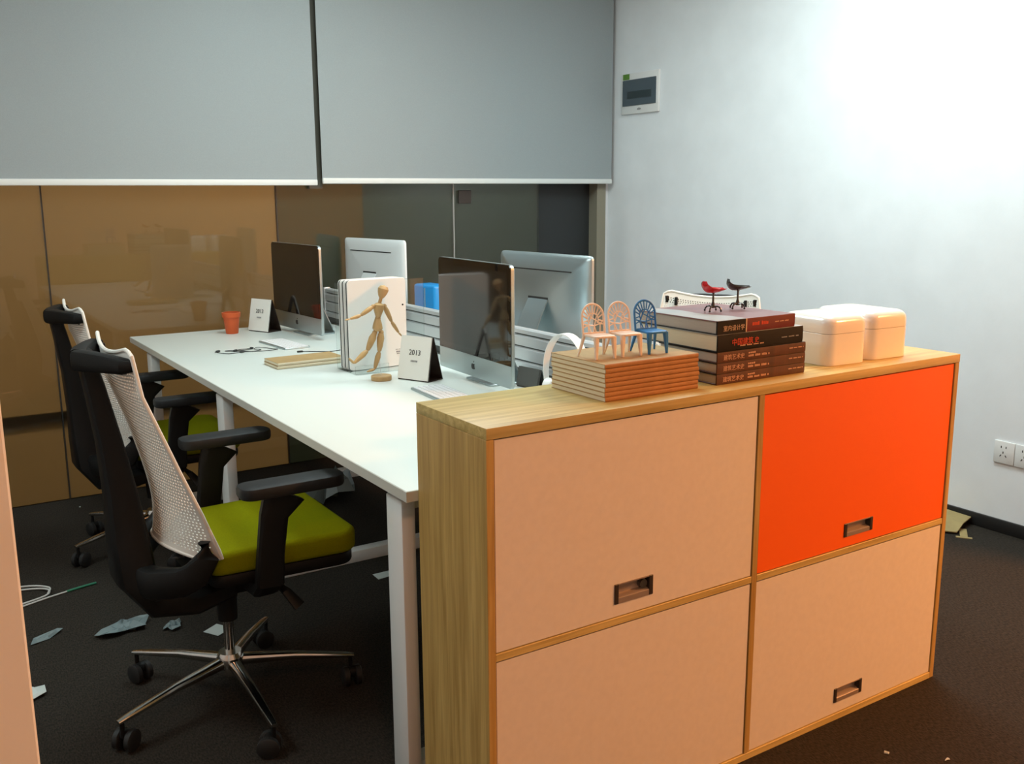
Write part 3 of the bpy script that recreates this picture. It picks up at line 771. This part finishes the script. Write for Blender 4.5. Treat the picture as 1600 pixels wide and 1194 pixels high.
def toy_chair(m, label, loc, rz):
    """faces local -y... front towards -y, width along x"""
    t = thing('toy_chair', label, 'toy chair', loc, rz, 'toy chairs on the notebooks')
    hw, sz, top = .0275, .050, .113; bar = .0015
    # leaning back plane: y = .024 + lean
    def bk(x, z): return Vector((x, .022 + (z - sz) * .16 - .10 * (x * x) / hw * .25, z))
    g = G()
    out = [(-hw, sz - .004), (-hw, sz + .035)] + [(-hw * math.cos(a), sz + .035 + (top - sz - .035) * math.sin(a)) for a in [math.pi * i / 16 for i in range(1, 16)]] + [(hw, sz + .035), (hw, sz - .004)]
    g.tube([bk(x, z) for x, z in out], .0025, 8)
    # branching lattice
    segs = []
    cx_, cz_ = 0, sz + .030
    inner = [(.014 * math.cos(a), cz_ + .013 * math.sin(a)) for a in [R(q) for q in range(-40, 221, 26)]]
    for a in range(11):
        q = R(-8 + 19.6 * a); p0 = (.014 * math.cos(q), cz_ + .013 * math.sin(q)); ex = hw * math.cos(q)
        ez = (sz + .035 + (top - sz - .035) * math.sin(q)) if q > 0 and q < math.pi else cz_ + .004 * math.sin(q) * 10
        segs.append((p0, (ex, ez)))
    for a, b in zip(inner, inner[1:]): segs.append((a, b))
    nodes = {'a': (-.005, cz_ + .004), 'b': (.007, cz_ - .002), 'c': (-.013, cz_ - .012), 'd': (.003, cz_ - .014), 'e': (.018, cz_ - .010)}
    for a, b in (('a', 'b'), ('a', 'c'), ('b', 'd'), ('c', 'd'), ('b', 'e'), ('d', 'e')): segs.append((nodes[a], nodes[b]))
    for nd, e in (('a', (-.008, cz_ + .010)), ('a', (.002, cz_ + .013)), ('b', (.010, cz_ + .006)), ('c', (-hw, cz_ - .008)), ('c', (-hw, cz_ - .018)), ('c', (-.012, sz)), ('d', (.0, sz)), ('d', (.007, sz)), ('e', (hw, cz_ - .012)), ('e', (.016, sz)), ('e', (hw, cz_ - .002)), ('c', (-.005, sz))): segs.append((nodes[nd], e))
    for (a, b) in segs:
        mid = ((a[0] + b[0]) / 2, (a[1] + b[1]) / 2); g.tube([bk(*a), bk(*mid), bk(*b)], bar, 6)
    g.tube([bk(-hw, sz + .001), bk(0, sz + .001), bk(hw, sz + .001)], .0018, 8)
    g.obj('backrest', m, t)
    pol = rrect(-hw + .001, hw - .001, -.030, .024, [.006, .006, .010, .010], 5)
    G().prism(pol, 2, sz - .005, sz, .0018, 2).obj('seat', m, t)
    for sx in (-1, 1):
        G().sweep([(sx * .0215, -.024, sz - .003), (sx * .0225, -.026, sz * .5), (sx * .0235, -.028, 0)], [(.0062, .0050), (.0048, .0040), (.0028, .0026)], (1, 0, 0), 8, 3).obj('leg', m, t)
        G().sweep([(sx * .0255, .020, sz - .003), (sx * .0285, .026, sz * .5), (sx * .0325, .033, 0)], [(.0036, .0042), (.003, .0034), (.002, .0022)], (1, 0, 0), 8, 3).obj('leg', m, t)
    return t
toy_chair('mini_cream', 'cream toy chair with lattice back, farthest from the blue toy chair', (1.272, 1.628, ZN), R(-6))
toy_chair('mini_cream', 'cream toy chair standing between a cream and a blue one', (1.341, 1.624, ZN), R(-6))
toy_chair('mini_blue', 'blue toy chair with lattice back', (1.411, 1.618, ZN), R(-6))

# ------------------------------------------------------------------ books
def book(loc, rz, L, D, H, m_spine, m_cover, m_pages, label, group=None):
    t = thing('book', label, 'book', loc, rz, group)
    c = .0025
    G().box(.004, L - .004, .004, D - .003, c, H - c).obj('pages', m_pages, t)
    G().box(0, L, .001, D, 0, c, .0006, 1).obj('cover', 'book_black' if m_spine != 'book_brown' else 'book_brown', t)
    G().box(0, L, .001, D, H - c, H, .0006, 1).obj('cover', m_cover, t)
    G().prism([(.004, 0.0002), (.004, H - .0002), (.0008, H - .0006), (0, H * .75), (0, H * .25), (.0008, .0006)], 0, 0, L).obj('spine', m_spine, t)
    return t
def title(t, body, x, z, size, m, nm='title'):
    return text(nm, body, size, m, t, basis((1, 0, 0), (0, 0, 1), (x, -.0003, z)))
def smallprint(t, x0, x1, z, h, m, n):
    g = G(); w_ = (x1 - x0) / n
    for i in range(n):
        if i % 5 == 4: continue
        g.box(x0 + i * w_, x0 + (i + .72) * w_, -.0006, .0002, z, z + h * random.uniform(.75, 1))
    return g.obj('small_print', m, t)
BH = .0249
bl = ['lowest of the three matching brown-spined books', 'middle one of the three matching brown-spined books', 'uppermost of the three matching brown-spined books']
for k in range(3):
    b = book((1.546, 1.545, CH + .0004 + k * (BH + .0002)), R(.0), .292, .20, BH, 'book_brown', 'book_black', 'pages_grey', bl[k], 'brown-spined books')
    title(b, '建筑艺术史', .018, .0065, .0135, 'title_tan')
    smallprint(b, .098, .122, .0145, .0042, 'title_tan', 4); smallprint(b, .098, .168, .0070, .0052, 'title_tan', 16); smallprint(b, .235, .285, .013, .0028, 'title_tan', 16)
Z4 = CH + .0004 + 3 * (BH + .0002)
b4 = book((1.546, 1.546, Z4), R(.6), .285, .262, .0395, 'book_black', 'book_silver', 'pages', 'thick black-spined book with red lettering in the book pile')
title(b4, '中国建筑', .044, .013, .0175, 'title_red'); title(b4, '史', .118, .014, .0150, 'title_red')
smallprint(b4, .072, .150, .0085, .0032, 'title_tan', 18); smallprint(b4, .21, .27, .016, .003, 'print_grey', 12)
b5 = book((1.544, 1.547, Z4 + .0398), R(.6), .257, .272, .0312, 'book_maroon', 'book_mauve', 'pages_grey', 'topmost book, maroon and black spine, under the toy swivel chairs')
G().box(-.0002, .090, -.0006, .004, .0002, .0310).obj('spine_band', 'book_black', b5)
G().box(.090, .0935, -.0008, .004, .0002, .0312).obj('spine_stripe', 'title_cream', b5)
wav = [(0, .0015), (.0915, .0015)] + [(.0915 - .030 * (y / .27) + .008 * math.sin(y * 38), y) for y in [.02 + .25 * i / 10 for i in range(11)]] + [(0, .27)]
G().prism(wav, 2, .0312, .0316).obj('cover_print', 'book_silver', b5)
title(b5, '室内设计学', .018, .008, .0138, 'title_cream')
smallprint(b5, .112, .166, .0135, .0085, 'title_red', 9); smallprint(b5, .188, .235, .0155, .003, 'title_tan', 14)
ZT = Z4 + .0398 + .0320

# toy swivel chairs on the top book
def toy_swivel(m, label, loc, rz):
    t = thing('toy_swivel_chair', label, 'toy chair', loc, rz, 'toy swivel chairs on the books')
    for k in range(4):
        a = R(45 + 90 * k); d = Vector((math.cos(a), math.sin(a), 0))
        G().tube([d * .003 + Vector((0, 0, .012)), d * .010 + Vector((0, 0, .0135)), d * .016 + Vector((0, 0, .0115)), d * .0195 + Vector((0, 0, .007)), d * .0205 + Vector((0, 0, .003))], [.0025, .0022, .002, .0018, .0016], 8).obj('base_leg', 'shell_black', t)
        G().lathe([(.0026 * math.sin(math.pi * i / 6), -.0026 * math.cos(math.pi * i / 6)) for i in range(7)], 10, d * .0205 + Vector((0, 0, .0026))).obj('castor', 'rubber', t)
    G().lathe([(0, .009), (.0055, .009), (.0042, .018), (.0026, .024), (.0024, .043), (.006, .0462), (0, .0462)], 14).obj('column', 'shell_black', t)
    g = G(); nu, nv = 16, 18; grid = []
    # centre line front to back: (x, z, half width, side lift)
    prof = [(.030, .0545, .012, .002), (.024, .0520, .0175, .004), (.012, .0485, .021, .008), (-.002, .0465, .0225, .011), (-.015, .0475, .0225, .013), (-.024, .0540, .021, .011), (-.0275, .0635, .0175, .006), (-.0265, .0740, .010, .000)]
    for j in range(nv + 1):
        f = j / nv * (len(prof) - 1); i0 = min(int(f), len(prof) - 2); q = f - i0
        pa, pb, pc, pd = prof[max(i0 - 1, 0)], prof[i0], prof[i0 + 1], prof[min(i0 + 2, len(prof) - 1)]
        x, z0, hw, lift = [.5 * (2 * B + (C - A) * q + (2 * A - 5 * B + 4 * C - D) * q * q + (3 * B - A - 3 * C + D) * q ** 3) for A, B, C, D in zip(pa, pb, pc, pd)]
        row = []
        for i in range(nu + 1):
            u = -1 + 2 * i / nu
            row.append(g.bm.verts.new((x + (.004 * abs(u) ** 2 if j > nv * .6 else 0), hw * u, z0 + lift * abs(u) ** 2.2)))
        grid.append(row)
    low = [[g.bm.verts.new(q.co + Vector((-.0008, 0, -.0016))) for q in row] for row in grid]
    for A, s in ((grid, 1), (low, -1)):
        for j in range(nv):
            for i in range(nu):
                q = (A[j][i], A[j][i + 1], A[j + 1][i + 1], A[j + 1][i]); g.bm.faces.new(q[::s])
    def rim(a, b):
        for p, q, r_, s in zip(a, a[1:], b, b[1:]): g.bm.faces.new((p, q, s, r_))
    rim(grid[0], low[0]); rim(grid[-1], low[-1]); rim([r_[0] for r_ in grid], [r_[0] for r_ in low]); rim([r_[-1] for r_ in grid], [r_[-1] for r_ in low])
    g.obj('seat_shell', m, t)
    return t
toy_swivel('shell_red', 'red toy swivel chair on the topmost book', (1.662, 1.683, ZT), R(-20))
toy_swivel('shell_black', 'black toy swivel chair on the topmost book', (1.752, 1.690, ZT), R(-35))

# white storage boxes
def lidbox(x0, x1, y0, y1, label, rz=0):
    t = thing('storage_box', label, 'box', ((x0 + x1) / 2, (y0 + y1) / 2, CH + .0004), rz, 'white boxes on the cabinet')
    a, b = (x1 - x0) / 2, (y1 - y0) / 2
    G().prism(rrect(-a, a, -b, b, .030, 8), 2, 0, .080, .0008, 1).obj('body', 'box_white', t)
    G().prism(rrect(-a + .002, a - .002, -b + .002, b - .002, .029, 8), 2, .0795, .0822).obj('seam', 'box_inner', t)
    g = G(); rings = []
    for k in range(8):
        q = R(90 * (k - 1) / 6) if k else 0; ins = .024 * (1 - math.cos(q)) if k else 0; zz = .0812 if k == 0 else .100 + .024 * math.sin(q)
        rings.append([g.bm.verts.new((x, y, zz)) for x, y in rrect(-a + ins, a - ins, -b + ins, b - ins, max(.008, .030 - ins * .8), 8)])
    for A, B in zip(rings, rings[1:]):
        for j in range(len(A)): g.bm.faces.new((A[j], A[(j + 1) % len(A)], B[(j + 1) % len(A)], B[j]))
    g.bm.faces.new(rings[0][::-1]); g.bm.faces.new(rings[-1]); g.obj('lid', 'box_white', t)
lidbox(1.944, 2.092, 1.556, 1.730, 'white lidded box beside the pile of books', R(-3))
lidbox(2.110, 2.262, 1.556, 1.760, 'white lidded box at the bare end of the cabinet top', R(-3))

# ------------------------------------------------------------------ on the right wall
t = thing('distribution_box', 'white electrical distribution box with a smoked window on the wall', 'electrical box', (WX, 4.372, 1.815))
G().box(-.016, 0, -.163, .163, 0, .226, .005, 2).obj('frame', 'plate_white', t)
G().box(-.021, -.015, -.145, .145, .046, .190, .002, 1).obj('window', 'panel_smoke', t)
G().box(-.0216, -.0205, -.11, .10, .085, .125, .0004, 1).obj('breakers', 'panel_inner', t)
G().box(-.0175, -.0155, .088, .146, .193, .224, .0004, 1).obj('sticker', 'green_sticker', t)
G().prism([(-.02, .024), (-.008, .020), (.012, .020), (.018, .026), (.006, .032), (-.010, .031)], 0, -.0168, -.0155).obj('maker_mark', 'print_grey', t)
for k in range(2):
    t = thing('wall_socket', ['white five-hole wall socket nearer the oak cabinet', 'white five-hole wall socket farther from the oak cabinet'][k], 'socket', (WX, 2.077 - .0875 * k, .288), 0, 'wall sockets')
    G().box(-.009, 0, -.043, .043, 0, .092, .003, 2).obj('plate', 'plate_white', t)
    for (y, z, a) in ((.012, .068, 0), (-.008, .068, 0), (.003, .046, 0), (.013, .032, 35), (-.009, .032, -35)):
        mtx = Matrix.Translation((-.0092, y, z)) @ Matrix.Rotation(R(a), 4, 'X')
        G().box(-.0006, .0006, -.0018, .0018, -.0045, .0045, m=mtx).obj('slot', 'socket_hole', t)

# ------------------------------------------------------------------ litter on the carpet
def sheet(name, label, cat, loc, rz, pts, m, amp=.01, thick=.0008, group=None, fold=None):
    t = G(); me = t
    n = 7; xs = [p[0] for p in pts]; ys = [p[1] for p in pts]
    # fan grid from the centre so that crumples can lift
    c = Vector((sum(xs) / len(xs), sum(ys) / len(ys), 0)); rings = []
    for s in (1, .75, .5, .25):
        rings.append([Vector((c.x + (x - c.x) * s, c.y + (y - c.y) * s, .001 + amp * random.random() * (1.3 - s * .6))) for x, y in pts])
    top = [[t.bm.verts.new(p + Vector((0, 0, thick))) for p in rg] for rg in rings]; bot = [[t.bm.verts.new(p) for p in rg] for rg in rings]
    m_ = len(pts)
    for A, s in ((top, 1), (bot, -1)):
        for p, q in zip(A, A[1:]):
            for j in range(m_): t.bm.faces.new(((p[j], p[(j + 1) % m_], q[(j + 1) % m_], q[j]))[::s])
        t.bm.faces.new(A[-1][::s])
    for j in range(m_): t.bm.faces.new((top[0][j], bot[0][j], bot[0][(j + 1) % m_], top[0][(j + 1) % m_]))
    me = t.mesh(name, m, True, 15)
    o = bpy.data.objects.new(name, me); col.objects.link(o); o.location = loc; o.rotation_euler = (0, 0, rz)
    return tag(o, label, cat, group)
def blob(n, rx, ry, j=.3):
    return [(rx * math.cos(2 * math.pi * i / n) * random.uniform(1 - j, 1 + j), ry * math.sin(2 * math.pi * i / n) * random.uniform(1 - j, 1 + j)) for i in range(n)]
sheet('plastic_wrap', 'crumpled clear plastic wrap on the carpet behind the chair', 'litter', (.505, 3.10, 0), R(20), blob(14, .065, .05, .45), 'film', .03)
sheet('plastic_scrap', 'torn plastic scrap lying between wrap and paper', 'litter', (.640, 3.03, 0), R(50), blob(11, .036, .026, .5), 'film', .02)
sheet('paper_scrap', 'pale square paper scrap beside the chair column', 'paper', (.755, 2.93, 0), R(35), [(-.032, -.03), (.03, -.033), (.035, .03), (-.025, .034)], 'paper_scrap', .004)
sheet('plastic_scrap', 'narrow grey plastic strip near the white cable', 'litter', (.285, 3.18, 0), R(30), [(-.06, -.012), (.0, -.02), (.06, -.008), (.055, .012), (-.03, .014)], 'film', .012)
sheet('paper_scrap', 'white plastic corner poking out beside the partition end', 'litter', (.205, 2.80, 0), R(15), [(-.07, -.04), (.03, -.02), (.045, .03), (.01, .05), (-.06, .04)], 'paper_scrap', .02)
sheet('paper_scrap', 'pale paper scrap beneath the desk by the foot bar', 'paper', (1.40, 3.05, 0), R(10), [(-.04, -.022), (.035, -.025), (.04, .02), (-.03, .03)], 'paper_scrap', .006)
sheet('plastic_bag', 'crumpled translucent plastic bag under the desk', 'bag', (1.60, 4.02, 0), R(30), blob(16, .15, .10, .35), 'film', .14)
sheet('plastic_scrap', 'thin plastic sheet beside the front castor of the chair', 'litter', (.36, 2.20, 0), R(30), blob(9, .07, .02, .2), 'film', .006)
for k, (x, y) in enumerate(((2.05, 1.22), (2.55, .98), (.60, 4.52), (1.95, 1.32))):
    sheet('paper_crumb', ['tiny white paper crumb in front of the oak cabinet', 'tiny reddish crumb on the bare carpet', 'tiny white crumb at the foot of the tan glass', 'tiny pale crumb close to the cabinet front'][k], 'litter', (x, y, 0), R(40 * k), blob(6, .009, .004, .3), 'paper_scrap', .004)
# bent cardboard against the baseboard
t = thing('cardboard_piece', 'bent cardboard piece leaning at the black baseboard', 'cardboard', (3.56, 2.27, 0), R(0))
g = G()
top = [(-.11, -.03, .012), (-.035, -.125, .012), (.04, -.105, .030), (.124, -.085, .034), (.122, .12, .040), (-.06, .12, .03)]
v = [Vector(p) for p in top]; g.add(v + [p - Vector((0, 0, .004)) for p in v], [tuple(range(6)), tuple(range(11, 5, -1))] + [(i, (i + 1) % 6, 6 + (i + 1) % 6, 6 + i) for i in range(6)])
g.obj('flap', 'cardboard', t)
m_ = Matrix.Translation((.045, -.10, 0)) @ Matrix.Rotation(R(-55), 4, 'Z')
G().box(-.014, .014, -.105, -.005, .0005, .0035, m=m_).box(-.030, .030, -.118, -.103, 0, .003, m=m_).obj('tab', 'cardboard', t)
# network cable coil
t = thing('network_cable', 'looped white network cable with a green end on the carpet', 'cable', (.30, 3.50, 0))
P1 = [(.165, .045, .004), (.10, .028, .004), (.03, .005, .004), (-.06, -.03, .004), (-.14, -.05, .004), (-.25, -.05, .004), (-.36, .0, .004), (-.38, .09, .004), (-.28, .15, .004), (-.12, .145, .005), (.0, .115, .006), (.045, .07, .009), (.035, .02, .010), (-.03, -.012, .010), (-.12, -.04, .010), (-.24, -.065, .010), (-.36, -.03, .010), (-.40, .09, .010), (-.28, .17, .010), (-.10, .16, .010), (.0, .13, .012), (.05, .075, .014), (.04, .03, .012)]
G().tube(smooth(P1), .0032, 8).obj('cord', 'cable_white', t)
G().tube([(.10, .028, .004), (.14, .038, .005), (.20, .052, .005)], .0045, 8).obj('green_end', 'cable_green', t)
